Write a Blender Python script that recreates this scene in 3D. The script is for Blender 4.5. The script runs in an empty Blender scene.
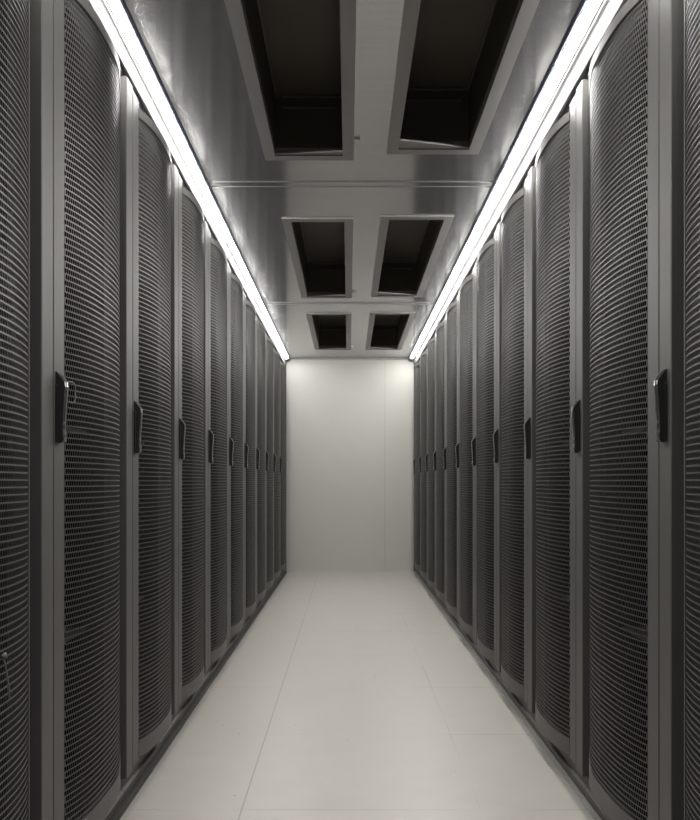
import bpy, math, random
random.seed(4)
C = bpy.context.scene.collection
CAM_Z = 0.925
H = 2.20            # ceiling height
D = 7.76            # end wall distance
XL, XR = -0.637, 0.680
P = 0.600           # cabinet pitch
YN = -3.0           # wall behind the camera
YS = 0.96           # where the cabinet rows begin

# ------------------------------------------------------------ materials
def principled(name, col, rough=0.5, metal=0.0, spec=None):
    m = bpy.data.materials.new(name); m.use_nodes = True
    b = m.node_tree.nodes['Principled BSDF']
    b.inputs['Base Color'].default_value = (*col, 1)
    b.inputs['Roughness'].default_value = rough
    b.inputs['Metallic'].default_value = metal
    if spec is not None: b.inputs['Specular IOR Level'].default_value = spec
    return m, m.node_tree, b

def noise_tint(m, nt, b, col, amt=0.08, scale=(6, 6, 6), nscale=4.0, bump=0.0, rough=None, detail=4):
    tc = nt.nodes.new('ShaderNodeTexCoord'); mp = nt.nodes.new('ShaderNodeMapping')
    mp.inputs['Scale'].default_value = scale
    n = nt.nodes.new('ShaderNodeTexNoise'); n.inputs['Scale'].default_value = nscale
    n.inputs['Detail'].default_value = detail
    nt.links.new(tc.outputs['Object'], mp.inputs[0]); nt.links.new(mp.outputs[0], n.inputs['Vector'])
    r = nt.nodes.new('ShaderNodeMapRange')
    r.inputs['To Min'].default_value = 1 - amt; r.inputs['To Max'].default_value = 1 + amt
    nt.links.new(n.outputs['Fac'], r.inputs['Value'])
    mx = nt.nodes.new('ShaderNodeMix'); mx.data_type = 'RGBA'; mx.blend_type = 'MULTIPLY'
    mx.inputs['Factor'].default_value = 1; mx.inputs['A'].default_value = (*col, 1)
    nt.links.new(r.outputs[0], mx.inputs['B']); nt.links.new(mx.outputs['Result'], b.inputs['Base Color'])
    if rough:
        r2 = nt.nodes.new('ShaderNodeMapRange')
        r2.inputs['To Min'].default_value = rough[0]; r2.inputs['To Max'].default_value = rough[1]
        nt.links.new(n.outputs['Fac'], r2.inputs['Value']); nt.links.new(r2.outputs[0], b.inputs['Roughness'])
    if bump:
        bp = nt.nodes.new('ShaderNodeBump'); bp.inputs['Strength'].default_value = bump
        bp.inputs['Distance'].default_value = 0.002
        nt.links.new(n.outputs['Fac'], bp.inputs['Height']); nt.links.new(bp.outputs[0], b.inputs['Normal'])
    return n, mx

def simple(name, col, rough=0.5, metal=0.0, amt=0.06, nscale=5, bump=0.0, spec=None, scale=(1, 1, 1)):
    m, nt, b = principled(name, col, rough, metal, spec)
    noise_tint(m, nt, b, col, amt, scale, nscale, bump)
    return m

M = {}
M['paint'] = simple('charcoal_paint', (0.114, 0.110, 0.103), 0.54, 0.3, 0.06, 9, spec=0.6)
M['mesh'] = simple('perforated_steel', (0.100, 0.097, 0.093), 0.44, 0.4, 0.10, 30, spec=0.6)
M['body'] = simple('black_cabinet_steel', (0.010, 0.0095, 0.009), 0.9, 0, 0.08, 5, spec=0.1)
M['plinth'] = simple('plinth_paint', (0.045, 0.042, 0.038), 0.5, 0, 0.12, 12)
M['handle'] = simple('handle_black', (0.022, 0.022, 0.022), 0.30, 0, 0.05, 40)
M['chrome'] = simple('worn_chrome', (0.55, 0.55, 0.53), 0.28, 1.0, 0.08, 60)
M['wire'] = simple('grey_wire', (0.13, 0.13, 0.125), 0.45, 0.2, 0.05, 20)
M['housing'] = simple('white_housing', (0.085, 0.085, 0.085), 0.6, 0, 0.03, 8)
M['edge'] = simple('blue_grey_edge', (0.10, 0.11, 0.16), 0.4, 0.3, 0.03, 8)
M['header'] = simple('header_panel', (0.34, 0.34, 0.42), 0.5, 0, 0.1, 5)
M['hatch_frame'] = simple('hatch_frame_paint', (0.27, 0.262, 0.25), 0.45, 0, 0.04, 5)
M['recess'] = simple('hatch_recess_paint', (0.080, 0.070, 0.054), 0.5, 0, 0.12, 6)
M['bead'] = simple('hatch_bead', (0.16, 0.155, 0.14), 0.35, 0.4, 0.1, 6)
M['trim'] = simple('aluminium_trim', (0.35, 0.34, 0.32), 0.4, 0.6, 0.1, 20)
M['seam'] = simple('ceiling_joint', (0.30, 0.30, 0.30), 0.4, 0.6, 0.06, 20)
M['sidewall'] = simple('side_wall_paint', (0.10, 0.10, 0.098), 0.6, 0, 0.05, 3)

# light diffuser
m = bpy.data.materials.new('led_diffuser'); m.use_nodes = True; nt = m.node_tree
for n in list(nt.nodes): nt.nodes.remove(n)
out = nt.nodes.new('ShaderNodeOutputMaterial'); em = nt.nodes.new('ShaderNodeEmission')
em.inputs['Color'].default_value = (1.0, 0.99, 0.965, 1); em.inputs['Strength'].default_value = 118
nt.links.new(em.outputs[0], out.inputs[0]); M['led'] = m

# ceiling: brushed metal
m, nt, b = principled('brushed_ceiling', (0.5, 0.5, 0.5), 0.2, 0.85)
n, mx = noise_tint(m, nt, b, (0.46, 0.46, 0.47), 0.16, (1.2, 60, 1), 2.0, 0.06, (0.13, 0.19), 6)
b.inputs['Anisotropic'].default_value = 0.9
cx_ = nt.nodes.new('ShaderNodeCombineXYZ'); cx_.inputs[1].default_value = 1.0
nt.links.new(cx_.outputs[0], b.inputs['Tangent'])
M['ceiling'] = m

# end wall
m, nt, b = principled('end_wall_paint', (0.8, 0.8, 0.76), 0.45)
noise_tint(m, nt, b, (0.41, 0.40, 0.368), 0.02, (1, 1, 1), 2.0)
M['wall'] = m

# floor: pale panels, faint joints, specks
def floor_mat():
    m, nt, b = principled('floor_panels', (0.6, 0.57, 0.53), 0.35)
    N, L = nt.nodes, nt.links
    tc = N.new('ShaderNodeTexCoord'); sp = N.new('ShaderNodeSeparateXYZ'); L.new(tc.outputs['Object'], sp.inputs[0])
    def math_(op, a, b_=None, c=None):
        x = N.new('ShaderNodeMath'); x.operation = op
        for i, v in enumerate((a, b_, c)):
            if v is None: continue
            if isinstance(v, (int, float)): x.inputs[i].default_value = v
            else: L.new(v, x.inputs[i])
        return x.outputs[0]
    def lines(coord, off, pitch, w):
        f = math_('FRACT', math_('DIVIDE', math_('ADD', coord, off), pitch))
        d = math_('MULTIPLY', math_('MINIMUM', f, math_('SUBTRACT', 1.0, f)), pitch)
        return math_('LESS_THAN', d, w)
    n1 = N.new('ShaderNodeTexNoise'); n1.inputs['Scale'].default_value = 1.6; n1.inputs['Detail'].default_value = 2
    L.new(tc.outputs['Object'], n1.inputs['Vector'])
    n2 = N.new('ShaderNodeTexNoise'); n2.inputs['Scale'].default_value = 9; n2.inputs['Detail'].default_value = 6
    L.new(tc.outputs['Object'], n2.inputs['Vector'])
    fade = N.new('ShaderNodeMapRange'); fade.inputs['From Min'].default_value = 0.42; fade.inputs['From Max'].default_value = 0.62
    L.new(n1.outputs['Fac'], fade.inputs['Value'])
    lx = lines(sp.outputs['X'], 0.300 + 0.675 * 4, 0.675, 0.0022)
    ly = lines(sp.outputs['Y'], 0.635 * 8 - 2.76, 0.635, 0.0035)
    isl = math_('LESS_THAN', sp.outputs['X'], 0.0)
    wx = math_('MULTIPLY', lx, math_('MAXIMUM', math_('MULTIPLY', isl, 0.75), math_('MULTIPLY', fade.outputs[0], 0.6)))
    wy = math_('MULTIPLY', ly, math_('MULTIPLY', fade.outputs[0], 0.6))
    seam = math_('MAXIMUM', wx, wy)
    vo = N.new('ShaderNodeTexVoronoi'); vo.inputs['Scale'].default_value = 15
    L.new(tc.outputs['Object'], vo.inputs['Vector'])
    vc = N.new('ShaderNodeSeparateColor'); L.new(vo.outputs['Color'], vc.inputs[0])
    speck = math_('MULTIPLY', math_('LESS_THAN', vo.outputs['Distance'], 0.06), math_('GREATER_THAN', vc.outputs[0], 0.80))
    speckw = math_('MULTIPLY', math_('LESS_THAN', vo.outputs['Distance'], 0.08), math_('LESS_THAN', vc.outputs[0], 0.12))
    r = N.new('ShaderNodeMapRange'); r.inputs['To Min'].default_value = 0.88; r.inputs['To Max'].default_value = 1.12
    L.new(n2.outputs['Fac'], r.inputs['Value'])
    v = math_('MULTIPLY', r.outputs[0], math_('SUBTRACT', 1.0, math_('MULTIPLY', seam, 0.45)))
    v = math_('MULTIPLY', v, math_('SUBTRACT', 1.0, math_('MULTIPLY', speck, 0.5)))
    v = math_('ADD', v, math_('MULTIPLY', speckw, 0.12))
    mx = N.new('ShaderNodeMix'); mx.data_type = 'RGBA'; mx.blend_type = 'MULTIPLY'
    mx.inputs['Factor'].default_value = 1; mx.inputs['A'].default_value = (0.352, 0.329, 0.300, 1)
    L.new(v, mx.inputs['B']); L.new(mx.outputs['Result'], b.inputs['Base Color'])
    r2 = N.new('ShaderNodeMapRange'); r2.inputs['To Min'].default_value = 0.28; r2.inputs['To Max'].default_value = 0.5
    L.new(n2.outputs['Fac'], r2.inputs['Value']); L.new(r2.outputs[0], b.inputs['Roughness'])
    return m
M['floor'] = floor_mat()

# ------------------------------------------------------------ mesh helpers
class MB:
    def __init__(s): s.v = []; s.f = []; s.m = []; s.sm = []
    def quad(s, pts, mat=0, smooth=False):
        i = len(s.v); s.v += [tuple(p) for p in pts]; s.f.append(tuple(range(i, i + len(pts)))); s.m.append(mat); s.sm.append(smooth)
    def box(s, x0, x1, y0, y1, z0, z1, mat=0):
        x0, x1 = sorted((x0, x1)); y0, y1 = sorted((y0, y1)); z0, z1 = sorted((z0, z1))
        i = len(s.v)
        s.v += [(x0,y0,z0),(x1,y0,z0),(x1,y1,z0),(x0,y1,z0),(x0,y0,z1),(x1,y0,z1),(x1,y1,z1),(x0,y1,z1)]
        for q in ((0,3,2,1),(4,5,6,7),(0,1,5,4),(1,2,6,5),(2,3,7,6),(3,0,4,7)):
            s.f.append(tuple(i + k for k in q)); s.m.append(mat); s.sm.append(False)
    def prism(s, prof, y0, y1, mat=0, axis='y', segs=1):
        """extrude a closed profile. axis y: prof in (x,z); axis x: (y,z)->x ; axis z: (x,y)->z"""
        def pt(p, t):
            return {'y': (p[0], t, p[1]), 'x': (t, p[0], p[1]), 'z': (p[0], p[1], t)}[axis]
        n = len(prof)
        base = len(s.v)
        for k in range(segs + 1):
            t = y0 + (y1 - y0) * k / segs
            s.v += [pt(p, t) for p in prof]
        for k in range(segs):
            for i in range(n):
                a = base + k * n + i; b_ = base + k * n + (i + 1) % n
                s.f.append((a, b_, b_ + n, a + n)); s.m.append(mat); s.sm.append(False)
        s.f.append(tuple(base + i for i in reversed(range(n)))); s.m.append(mat); s.sm.append(False)
        s.f.append(tuple(base + segs * n + i for i in range(n))); s.m.append(mat); s.sm.append(False)
    def tube(s, pts, r, n=8, mat=0, closed=False):
        from mathutils import Vector
        P_ = [Vector(p) for p in pts]; base = len(s.v); K = len(P_)
        for k, p in enumerate(P_):
            a = P_[(k - 1) % K] if (closed or k > 0) else p
            b_ = P_[(k + 1) % K] if (closed or k < K - 1) else p
            t = (b_ - a).normalized(); u = t.cross(Vector((1, 0, 0)))
            if u.length < 1e-3: u = t.cross(Vector((0, 1, 0)))
            u.normalize(); w = t.cross(u)
            for i in range(n):
                an = 2 * math.pi * i / n
                s.v.append(tuple(p + r * (math.cos(an) * u + math.sin(an) * w)))
        for k in range(K if closed else K - 1):
            for i in range(n):
                a = base + k * n; b_ = base + ((k + 1) % K) * n; j = (i + 1) % n
                s.f.append((a + i, a + j, b_ + j, b_ + i)); s.m.append(mat); s.sm.append(True)
        if not closed:
            s.f.append(tuple(base + i for i in range(n))); s.m.append(mat); s.sm.append(False)
            s.f.append(tuple(base + (K - 1) * n + i for i in reversed(range(n)))); s.m.append(mat); s.sm.append(False)
    def build(s, name, mats, parent=None, bevel=0, merge=False):
        me = bpy.data.meshes.new(name); me.from_pydata(s.v, [], s.f)
        for mt in (mats if isinstance(mats, (list, tuple)) else [mats]): me.materials.append(mt)
        me.polygons.foreach_set('material_index', s.m)
        me.polygons.foreach_set('use_smooth', s.sm)
        import bmesh
        bm = bmesh.new(); bm.from_mesh(me)
        if merge: bmesh.ops.remove_doubles(bm, verts=bm.verts, dist=1e-5)
        bmesh.ops.recalc_face_normals(bm, faces=bm.faces)
        bm.to_mesh(me); bm.free()
        o = bpy.data.objects.new(name, me); C.objects.link(o)
        if parent: o.parent = parent
        if bevel:
            bv = o.modifiers.new('bevel', 'BEVEL'); bv.width = bevel; bv.segments = 2; bv.limit_method = 'ANGLE'
        return o

def empty(name, loc, label=None, cat=None, group=None):
    o = bpy.data.objects.new(name, None); o.empty_display_size = 0.1; C.objects.link(o); o.location = loc
    tag(o, label, cat, group); return o
def tag(o, label=None, cat=None, group=None, kind=None):
    if label: o['label'] = label
    if cat: o['category'] = cat
    if group: o['group'] = group
    if kind: o['kind'] = kind
    return o
def struct(o): o['kind'] = 'structure'; return o

# ------------------------------------------------------------ the room
f = MB(); f.box(-2.2, 2.2, YN, D + 0.08, -0.05, 0.0); struct(f.build('floor', M['floor']))

# hatches: x0,x1 outer, y0,y1 outer
hatches = [
    (-0.326, 0.022, 1.400, 2.970), (0.149, 0.505, 1.345, 2.915),
    (-0.320, 0.026, 3.630, 5.200), (0.156, 0.508, 3.600, 5.170),
    (-0.318, 0.027, 5.675, 7.235), (0.165, 0.512, 5.655, 7.235),
]
FW = 0.043
holes = [(a + FW - .006, b_ - FW + .006, c + FW - .006, d - FW + .006) for a, b_, c, d in hatches]
# ceiling slab with real openings: split on a grid, leave out the cells inside an opening
xs = sorted({-0.70, 0.74} | {v for h in holes for v in h[:2]})
ys = sorted({YN, D + 0.08} | {v for h in holes for v in h[2:]})
cb = MB()
for i in range(len(xs) - 1):
    for j in range(len(ys) - 1):
        cx, cy = (xs[i] + xs[i+1]) / 2, (ys[j] + ys[j+1]) / 2
        if any(h[0] < cx < h[1] and h[2] < cy < h[3] for h in holes): continue
        cb.quad([(xs[i], ys[j], H), (xs[i], ys[j+1], H), (xs[i+1], ys[j+1], H), (xs[i+1], ys[j], H)])
        cb.quad([(xs[i], ys[j], H+.02), (xs[i+1], ys[j], H+.02), (xs[i+1], ys[j+1], H+.02), (xs[i], ys[j+1], H+.02)])
for h in holes:
    for (p, q) in (((h[0],h[2]),(h[1],h[2])), ((h[1],h[2]),(h[1],h[3])), ((h[1],h[3]),(h[0],h[3])), ((h[0],h[3]),(h[0],h[2]))):
        cb.quad([(*p, H), (*q, H), (*q, H+.02), (*p, H+.02)])
ce = struct(cb.build('ceiling', M['ceiling']))

# room above / around, keeps the aisle closed
w = MB(); w.box(XL + 0.001, XR - 0.001, D, D + 0.05, 0.0, H); wb = struct(w.build('wall_back', M['wall']))
w = MB(); w.box(-2.2, 2.2, YN - 0.05, YN, 0, H); struct(w.build('wall_front', M['wall']))
w = MB(); w.box(XL - 0.05, XL, YN, YS, 0, H); struct(w.build('wall_left', M['sidewall']))
w = MB(); w.box(XR, XR + 0.05, YN, YS + .02, 0, H); struct(w.build('wall_right', M['sidewall']))

# joints of the end wall, its top bead, bottom strip
t = MB(); t.box(0.377, 0.383, D - 0.0016, D, 0.012, H - 0.03); struct(t.build('trim_1', simple('wall_joint', (0.33, 0.325, 0.31), 0.5)))
t = MB(); t.box(XL + .012, XR - .012, D - 0.022, D, H - 0.014, H - 0.001); struct(t.build('trim_2', M['hatch_frame']))
t = MB(); t.box(XL + .003, XR - .003, D - 0.012, D, 0.0, 0.010); struct(t.build('baseboard_back', M['wall']))
# ceiling joints: a pair of thin bright ribs across the aisle
for k, yy in enumerate((3.19, 5.335)):
    t = MB()
    t.box(-0.60, 0.626, yy, yy + 0.010, H - 0.002, H)
    t.box(-0.60, 0.626, yy + 0.055, yy + 0.061, H - 0.002, H)
    struct(t.build('trim_%d' % (3 + k), M['seam']))
# header panels above the cabinets and floor trims in front of the plinths
t = MB(); t.box(XL - 0.060, XL - 0.045, YS, D, 2.100, H); struct(t.build('trim_5', M['header']))
t = MB(); t.box(XR + 0.045, XR + 0.060, YS, D, 2.100, H); struct(t.build('trim_6', M['header']))
t = MB(); t.prism([(XL - .004, 0), (XL + .012, 0), (XL + .012, .004), (XL - .001, .006), (XL - .001, .016), (XL - .004, .016)], YS, D - .001)
struct(t.build('baseboard_left', M['plinth']))
t = MB(); t.prism([(XR + .004, 0), (XR - .006, 0), (XR - .006, .004), (XR + .001, .006), (XR + .001, .016), (XR + .004, .016)], YS, D - .001)
struct(t.build('baseboard_right', M['trim']))

# ------------------------------------------------------------ strip lights
def strip_light(sgn, shift, label):
    y0, y1 = -0.45, D - 0.002
    r = empty('strip_light', (0, y0, H), label, 'light', 'strip lights along the ceiling edges')
    Zc = CAM_Z
    def X(m): return sgn * (m + shift + (0.35 * max(0, m - 0.600) if shift else 0))
    L = y1 - y0
    hz = MB()
    # back channel and lower lip
    prof = [(0.600, 1.2748), (0.603, 1.262), (0.6055, 1.262), (0.612, 1.2700), (0.6275, 1.2540), (0.6235, 1.2480), (0.6285, 1.2440), (0.6280, 1.2400),
            (0.6335, 1.2335), (0.6360, 1.2280), (0.6410, 1.1930), (0.6460, 1.1915), (0.6500, 1.1970), (0.6600, 1.2040), (0.6600, 1.2748)]
    hz.prism([(X(a), b_ + Zc - H) for a, b_ in prof], 0, L - .004, segs=1)
    hz.build('housing', M['housing'], r)
    ed = MB(); ed.prism([(X(a), b_ + Zc - H) for a, b_ in [(0.5975, 1.2748), (0.5975, 1.2600), (0.5998, 1.2600), (0.5998, 1.2748)]], 0, L)
    ed.build('edge_strip', M['edge'], r)
    df = MB(); pts = []
    a0, a1 = (0.6062, 1.2655), (0.6225, 1.2490)
    for i in range(7):
        u = i / 6; bulge = 0.009 * math.sin(math.pi * u)
        pts.append((a0[0] + (a1[0]-a0[0])*u - bulge*0.7, a0[1] + (a1[1]-a0[1])*u - bulge*0.7))
    prof = pts + [(0.6245, 1.2515), (0.6090, 1.2680)]
    df.prism([(X(a), b_ + Zc - H) for a, b_ in prof], 0.001, L - 0.15, segs=18)
    df.build('diffuser', M['led'], r)
    for yy in (-0.004, L - 0.0039):  # end caps added, oversized past the diffuser to block its grazing light
        ec = MB(); cp = [(a0[0] - .013, a0[1] + .007), (a0[0] - .013, a0[1] - .016), (a0[0] + .004, a0[1] - .030), (.6330, 1.2335), (.640, 1.2745), (.594, 1.2745)]
        ec.prism([(X(p), q + Zc - H) for p, q in cp], yy, yy + 0.0035)
        ec.build('end_cap', M['housing'], r)
    return r
strip_light(-1, 0.0, 'white linear strip light in the ceiling corner above the left row of cabinets')
strip_light(1, 0.0255, 'white linear strip light in the ceiling corner above the right row of cabinets')

# ------------------------------------------------------------ ceiling hatches
def hatch(h, k, label):
    x0, x1, y0, y1 = h
    r = empty('ceiling_hatch', (x0, y0, H), label, 'ceiling hatch', 'open hatches in the aisle ceiling')
    W, L = x1 - x0, y1 - y0
    fr = MB(); th = 0.007
    right = k % 2 == 1
    # inner corners; the far inner edge is a little out of square as in the photo
    sl0, sl1 = (0.070, 0.0) if right else (0.0, 0.030)
    outer = [(0, 0), (W, 0), (W, L), (0, L)]
    inner = [(FW, FW), (W - FW, FW), (W - FW, L - FW), (FW, L - FW)]
    for i in range(4):
        j = (i + 1) % 4
        a, b_, c, d = outer[i], outer[j], inner[j], inner[i]
        lo = lambda p: (p[0], p[1], -th)
        up = lambda p: (p[0], p[1], -0.0005)
        fr.quad([lo(a), lo(b_), lo(c), lo(d)]); fr.quad([up(a), up(b_), lo(b_), lo(a)]); fr.quad([up(c), up(d), lo(d), lo(c)])
        # upstand lining the opening
        iu = lambda p: (p[0], p[1], 0.025)
        fr.quad([lo(d), lo(c), iu(c), iu(d)])
    fr.build('frame', M['hatch_frame'], r, bevel=0.0015)
    # out-of-true flap lip at the far end
    lp = MB(); e = 0.001
    lp.prism([(FW + e, L - FW - e), (FW + e, L - FW - e - max(sl0, .006)), (W - FW - e, L - FW - e - max(sl1, .006)), (W - FW - e, L - FW - e)], -0.004, 0.002, axis='z')
    lp.build('flap_lip', M['hatch_frame'], r)
    # recess box
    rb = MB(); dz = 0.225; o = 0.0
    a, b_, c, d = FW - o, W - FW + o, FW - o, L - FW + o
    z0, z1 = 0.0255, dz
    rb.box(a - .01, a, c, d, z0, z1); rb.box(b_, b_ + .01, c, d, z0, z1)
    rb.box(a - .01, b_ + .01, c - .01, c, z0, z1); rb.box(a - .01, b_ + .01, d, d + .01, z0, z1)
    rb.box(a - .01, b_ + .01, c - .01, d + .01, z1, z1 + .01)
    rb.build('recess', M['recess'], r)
    bd = MB()
    bd.box(a + .001, a + .007, c + .02, d - .001, dz - .010, dz - .001)
    bd.box(b_ - .007, b_ - .001, c + .02, d - .001, dz - .010, dz - .001)
    bd.box(a + .03, b_ - .001, d - .008, d - .001, dz - .008, dz - .001)
    bd.box(a + .03, b_ - .03, d - .008, d - .001, dz - .050, dz - .044)
    bd.build('bead', M['bead'], r)
    if not right:
        lt = MB(); lt.box(W + .001, W + .022, L - .18, L - .165, -.006, -.0006); lt.box(W + .018, W + .022, L - .18, L - .165, -.014, -.006)
        lt.build('latch', M['chrome'], r)
    return r
hl = ['nearest left ceiling hatch, cut off by the top of the photo, with a dark recess',
      'nearest right ceiling hatch, cut off by the top of the photo, with a dark recess',
      'middle left grey framed ceiling hatch between the nearest and farthest left hatches',
      'middle right grey framed ceiling hatch between the nearest and farthest right hatches',
      'farthest left small looking ceiling hatch close to the white end wall',
      'farthest right small looking ceiling hatch close to the white end wall']
for k, h in enumerate(hatches): hatch(h, k, hl[k])

# ------------------------------------------------------------ cabinets
Y_ST0, Y_ST1 = 0.067, 0.1285          # door stile
Y_B0, Y_B1 = 0.1285, 0.541            # bulged part of the door
ZD0, ZD1 = 0.086, 2.064
ZM0, ZM1 = 0.137, 2.036
SAG = 0.028
def bulge(y):
    t = (y - Y_B0) / (Y_B1 - Y_B0); t = min(1, max(0, t))
    return SAG * (1 - abs(2 * t - 1) ** 2.6)
V1 = 0.526; RC = 0.085                # far edge and corner radius of the perforated field
def zlim(v):
    d = v - (V1 - RC)
    if d <= 0: return ZM0, ZM1
    k = RC - math.sqrt(max(0, RC * RC - d * d)); return ZM0 + k, ZM1 - k

def handle_mesh(a):
    h = MB()
    yc = 0.084 if a > 0 else 0.031
    z0, z1 = 1.010, 1.165
    # base plate
    h.prism([(yc - .013, z0 + .004), (yc + .011, z0 + .004), (yc + .013, z0 + .010), (yc + .013, z1 - .040), (yc + .006, z1 - .024), (yc - .008, z1 - .024), (yc - .013, z1 - .030)],
            a * 0.0005, a * 0.006, 0, axis='x')
    # swing lever: profile in (u, z), a paddle leaning out at the top
    prof = [(0.006, z0), (0.014, z0 + .001), (0.0170, z0 + .006), (0.0155, z0 + .030), (0.0165, z0 + .060), (0.0210, z1 - .032),
            (0.0195, z1 - .022), (0.0020, z1 + .002), (0.001, z1 - .006)]
    h.prism([(a * u, z) for u, z in prof], yc - .010, yc + .008, 0, axis='y')
    # bright worn front strip
    outer = [(0.0176, z0 + .004), (0.0161, z0 + .030), (0.0171, z0 + .060), (0.0216, z1 - .032), (0.0203, z1 - .021), (0.0100, z1 - .005)]
    inner = [(u - 0.0022, z) for u, z in outer]
    for i in range(len(outer) - 1):
        p, q, r_, s_ = outer[i], outer[i+1], inner[i+1], inner[i]
        h.prism([(a * x, z) for x, z in (p, q, r_, s_)], yc + .003, yc + .0085, 1, axis='y')
    # lock barrel and its cap at the foot of the lever
    for (zc, rr, u1) in ((z0 + .020, .0065, .0190), (z0 + .008, .0042, .0185), (z0 + .043, .0040, .0180)):
        c = [(yc - .001 + rr * math.cos(i * math.pi / 6), zc + rr * math.sin(i * math.pi / 6)) for i in range(12)]
        h.prism(c, a * 0.015, a * u1, 1, axis='x')
    return h

def mesh_panel(a):
    """staggered rows of real punched holes in a bowed steel sheet"""
    p = MB(); py, pz = 0.0068, 0.01372
    hw, hh = 0.00315, 0.0055; th = 0.0009; rec = 0.0022
    rows = int((ZM1 - ZM0 + .02) / pz); zs = (ZM0 + ZM1) / 2 - rows * pz / 2
    y_a, y_b = Y_B0 + 0.002, V1 + 0.006
    def pt(v, z, dep): return (a * (bulge(v) - rec - dep), v, z)
    hexa = [(hw, 0.0), (hw * .85, hh), (-hw * .85, hh), (-hw, 0.0), (-hw * .85, -hh), (hw * .85, -hh)]
    for r in range(rows):
        z0 = zs + r * pz; z1 = z0 + pz; zc = (z0 + z1) / 2
        off = (r % 2) * py / 2
        n = int((y_b - y_a - off) / py); v = y_a + off
        if off: p.quad([pt(y_a, z0, 0), pt(v, z0, 0), pt(v, z1, 0), pt(y_a, z1, 0)])
        for c in range(n):
            vc = v + py / 2
            lo, hi = zlim(min(vc, V1))
            if zc < lo - .006 or zc > hi + .006 or vc > V1 + .004:
                p.quad([pt(v, z0, 0), pt(v + py, z0, 0), pt(v + py, z1, 0), pt(v, z1, 0)])
            else:
                hx = [(vc + x, zc + y) for x, y in hexa]
                ot = [(v + py, zc), (v + py, z1), (v, z1), (v, zc), (v, z0), (v + py, z0)]
                base = len(p.v)
                p.v += [pt(x, y, 0) for x, y in ot] + [pt(x, y, 0) for x, y in hx] + [pt(x, y, th) for x, y in hx]
                for i in range(6):
                    j = (i + 1) % 6
                    p.f.append((base + i, base + j, base + 6 + j, base + 6 + i)); p.m.append(0); p.sm.append(False)
                    p.f.append((base + 6 + i, base + 6 + j, base + 12 + j, base + 12 + i)); p.m.append(0); p.sm.append(False)
            v += py
        p.quad([pt(v, z0, 0), pt(y_b + .004, z0, 0), pt(y_b + .004, z1, 0), pt(v, z1, 0)])
    return p

def door_mesh(a):
    d = MB(); back = -0.032
    # flat stile carrying the handle, slightly stepped edges
    d.prism([(a * 0.0, Y_ST0 + .001), (a * 0.0, Y_ST1 - .004), (a * -0.003, Y_ST1), (a * back, Y_ST1), (a * back, Y_ST0), (a * -0.001, Y_ST0)],
            ZD0 - .006, ZD1 + .020, axis='z')
    # bulged frame
    NC = 40; vs = [Y_B0 + .0005 + (Y_B1 - Y_B0 - .0005) * i / NC for i in range(NC + 1)]
    extra = [V1 - RC * (1 - math.sin(k * math.pi / 24)) for k in range(1, 13)]
    vs = sorted(set(round(v, 5) for v in vs + extra + [V1]))
    def F(v, z): return (a * bulge(v), v, z)
    def B(v, z): return (a * back, v, z)
    for i in range(len(vs) - 1):
        v0, v1 = vs[i], vs[i+1]
        if v0 >= V1 - 1e-6:
            d.quad([F(v0, ZD0), F(v1, ZD0), F(v1, ZD1), F(v0, ZD1)], smooth=True)
        else:
            l0, h0 = zlim(v0); l1, h1 = zlim(v1)
            d.quad([F(v0, ZD0), F(v1, ZD0), F(v1, l1), F(v0, l0)], smooth=True)
            d.quad([F(v0, h0), F(v1, h1), F(v1, ZD1), F(v0, ZD1)], smooth=True)
            I = lambda v, z: (a * (bulge(v) - .004), v, z)
            d.quad([F(v0, l0), F(v1, l1), I(v1, l1), I(v0, l0)])
            d.quad([F(v0, h0), F(v1, h1), I(v1, h1), I(v0, h0)])
        d.quad([F(v0, ZD0), F(v1, ZD0), B(v1, ZD0), B(v0, ZD0)])
        d.quad([F(v0, ZD1), F(v1, ZD1), B(v1, ZD1), B(v0, ZD1)])
    d.quad([F(Y_B1, ZD0), F(Y_B1, ZD1), B(Y_B1, ZD1), B(Y_B1, ZD0)])
    l, h_ = zlim(V1)
    d.quad([F(V1, l), F(V1, h_), (a * (bulge(V1) - .004), V1, h_), (a * (bulge(V1) - .004), V1, l)])
    return d

def frame_post_mesh(a):
    f = MB()
    f.prism([(a * -0.046, 0.003), (a * -0.002, 0.003), (a * 0.0, 0.005), (a * 0.0, 0.0605), (a * -0.002, 0.063), (a * -0.046, 0.063)], 0.070, 2.094, axis='z')
    return f

def body_mesh(a, W=P, narrow=False):
    b = MB(); f0, bk = -0.048, -1.02
    t = 0.012
    b.box(a*f0, a*bk, .002, .002 + t, .072, 2.09); b.box(a*f0, a*bk, W - .002 - t, W - .002, .072, 2.09)
    b.box(a*f0, a*bk, .002 + t, W - .002 - t, .072, .084); b.box(a*f0, a*bk, .002 + t, W - .002 - t, 2.078, 2.09)
    b.box(a*(bk + .01), a*bk, .002 + t, W - .002 - t, .084, 2.078)
    if not narrow:
        b.box(a*f0, a*(f0 - .02), .548, W - .002 - t, .084, 2.078)    # hinge-side front flange
        b.box(a*f0, a*(f0 - .02), .014, .135, .084, 2.078)
    return b

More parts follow.
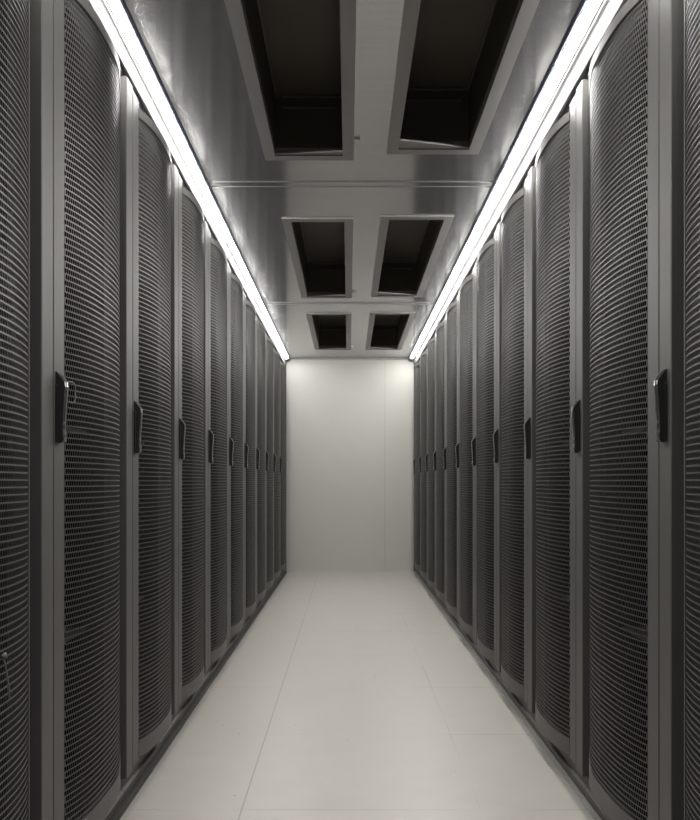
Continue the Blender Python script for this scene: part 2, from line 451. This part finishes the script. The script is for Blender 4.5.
def make_cabinet(a):
    name = 'server_cabinet'
    r = empty(name, (0, 0, 0))
    body_mesh(a).build('body', M['body'], r)
    frame_post_mesh(a).build('frame_post', M['paint'], r)
    pl = MB(); pl.prism([(a*-.06, 0.0), (a*-.0055, 0.0), (a*-.0055, 0.034), (a*-.014, 0.040), (a*-.014, 0.0695), (a*-.06, .0695)], .001, P - .001)
    pl.build('plinth', M['plinth'], r)
    for z, t in ((1.060, .010), (.505, .010)):
        eq = MB(); eq.box(a*-.10, a*-.60, .030, .560, z, z + t)
        eq.build('equipment_shelf', M['plinth'], r)
    d = door_mesh(a).build('door', M['paint'], r)
    mesh_panel(a).build('mesh_panel', M['mesh'], d)
    handle_mesh(a).build('handle', [M['handle'], M['chrome']], d)
    return r

def kids(o): return [c for c in bpy.data.objects if c.parent == o]
def copy_tree(o, parent=None):
    ch = kids(o)
    c = o.copy(); C.objects.link(c)
    if parent: c.parent = parent
    for k in ch: copy_tree(k, c)
    return c

ORD = ['nearest', 'second', 'third', 'fourth', 'fifth', 'sixth', 'seventh', 'eighth', 'ninth', 'tenth', 'eleventh', 'last']
Y0L, Y0R = 1.565, 1.583
def row(a, X, Y0, side, count):
    proto = make_cabinet(a); first = None
    for i in range(count):
        o = proto if i == 0 else copy_tree(proto)
        o.location = (X, Y0 + (i - 1) * P, 0)
        if i == 0: lab = 'server cabinet cut off at the %s edge of the photo, nearest in its row' % side
        elif i == count - 1 and side == 'left': lab = 'farthest server cabinet of the left row, against the pale end wall'
        else: lab = 'dark grey server cabinet with bowed mesh door, %s from the camera in the %s row' % (ORD[i], side)
        tag(o, lab, 'server cabinet', 'server cabinets in the %s row' % side)
    return proto
pL = row(1, XL, Y0L, 'left', 11)
pR = row(-1, XR, Y0R, 'right', 11)

# narrow end cabinet closing the right row
a = -1; yb = Y0R + 10 * P; Wn = D - yb - 0.003
r = empty('server_cabinet', (XR, yb, 0), 'narrow dark end cabinet with a handle closing the right row at the end wall', 'server cabinet')
body_mesh(a, Wn, True).build('body', M['body'], r)
frame_post_mesh(a).build('frame_post', M['paint'], r)
pl = MB(); pl.prism([(a*-.06, 0.0), (a*-.0055, 0.0), (a*-.0055, 0.034), (a*-.014, 0.040), (a*-.014, 0.0695), (a*-.06, .0695)], .001, Wn)
pl.build('plinth', M['plinth'], r)
d = MB(); d.box(a*-.032, 0, Y_ST0, Wn - .004, ZD0 - .006, ZD1 + .02); d = d.build('door', M['paint'], r, bevel=.002)
handle_mesh(a).build('handle', [M['handle'], M['chrome']], d)
# filler closing the left row
t = MB(); t.box(XL - .5, XL - .004, Y0L + 10 * P + .001, D, 0, 2.09); struct(t.build('trim_7', M['paint'], bevel=.002))

# wire loop beside the handle of the second left cabinet, stray tie on the nearest left one
second = [o for o in bpy.data.objects if o.get('label', '').find('second from the camera in the left') >= 0][0]
lp = MB(); yy0, yy1, za, zb = 0.131, 0.160, 1.105, 1.152
pts = []
for (cy, cz, s0) in ((yy1 - .01, zb - .01, 0), (yy0 + .01, zb - .01, 1), (yy0 + .01, za + .01, 2), (yy1 - .01, za + .01, 3)):
    for q in range(4):
        an = (s0 + q / 3) * math.pi / 2
        y_ = cy + .01 * math.cos(an); z_ = cz + .01 * math.sin(an)
        pts.append((bulge(y_) + .0022, y_, z_))
lp.tube(pts, .0018, 8, closed=True)
lo = lp.build('wire_loop', M['wire'], second); lo['label'] = 'small grey wire loop on the mesh beside the handle'
tie = MB(); pts = []
for i in range(12):
    u = i / 11; y_ = 0.362 + 0.022 * math.sin(u * 1.5); z_ = 0.612 - 0.075 * u
    pts.append((bulge(y_) + .0028, y_, z_))
tie.tube(pts, .0016, 8)
tie.tube([(bulge(.36) + .003, .354, .618), (bulge(.36) + .006, .359, .622), (bulge(.36) + .003, .366, .615)], .0038, 8)
to = tie.build('cable_tie', M['wire'], pL); to['label'] = 'pale cable tie hanging on the mesh door'

# ------------------------------------------------------------ camera, world, view
cam = bpy.data.cameras.new('camera'); co = bpy.data.objects.new('camera', cam); C.objects.link(co)
co.location = (0, 0, CAM_Z); co.rotation_euler = (math.pi / 2, 0, 0)
cam.sensor_fit = 'HORIZONTAL'; cam.sensor_width = 36; cam.lens = 753 / 700 * 36
cam.shift_x = 2 / 700; cam.shift_y = 72 / 700; cam.clip_start = 0.02
bpy.context.scene.camera = co
wd = bpy.data.worlds.new('world'); bpy.context.scene.world = wd; wd.use_nodes = True
wd.node_tree.nodes['Background'].inputs['Color'].default_value = (0.02, 0.02, 0.02, 1)
vs = bpy.context.scene.view_settings
vs.view_transform = 'Standard'; vs.look = 'None'; vs.exposure = 0.0; vs.gamma = 1; vs.use_curve_mapping = False
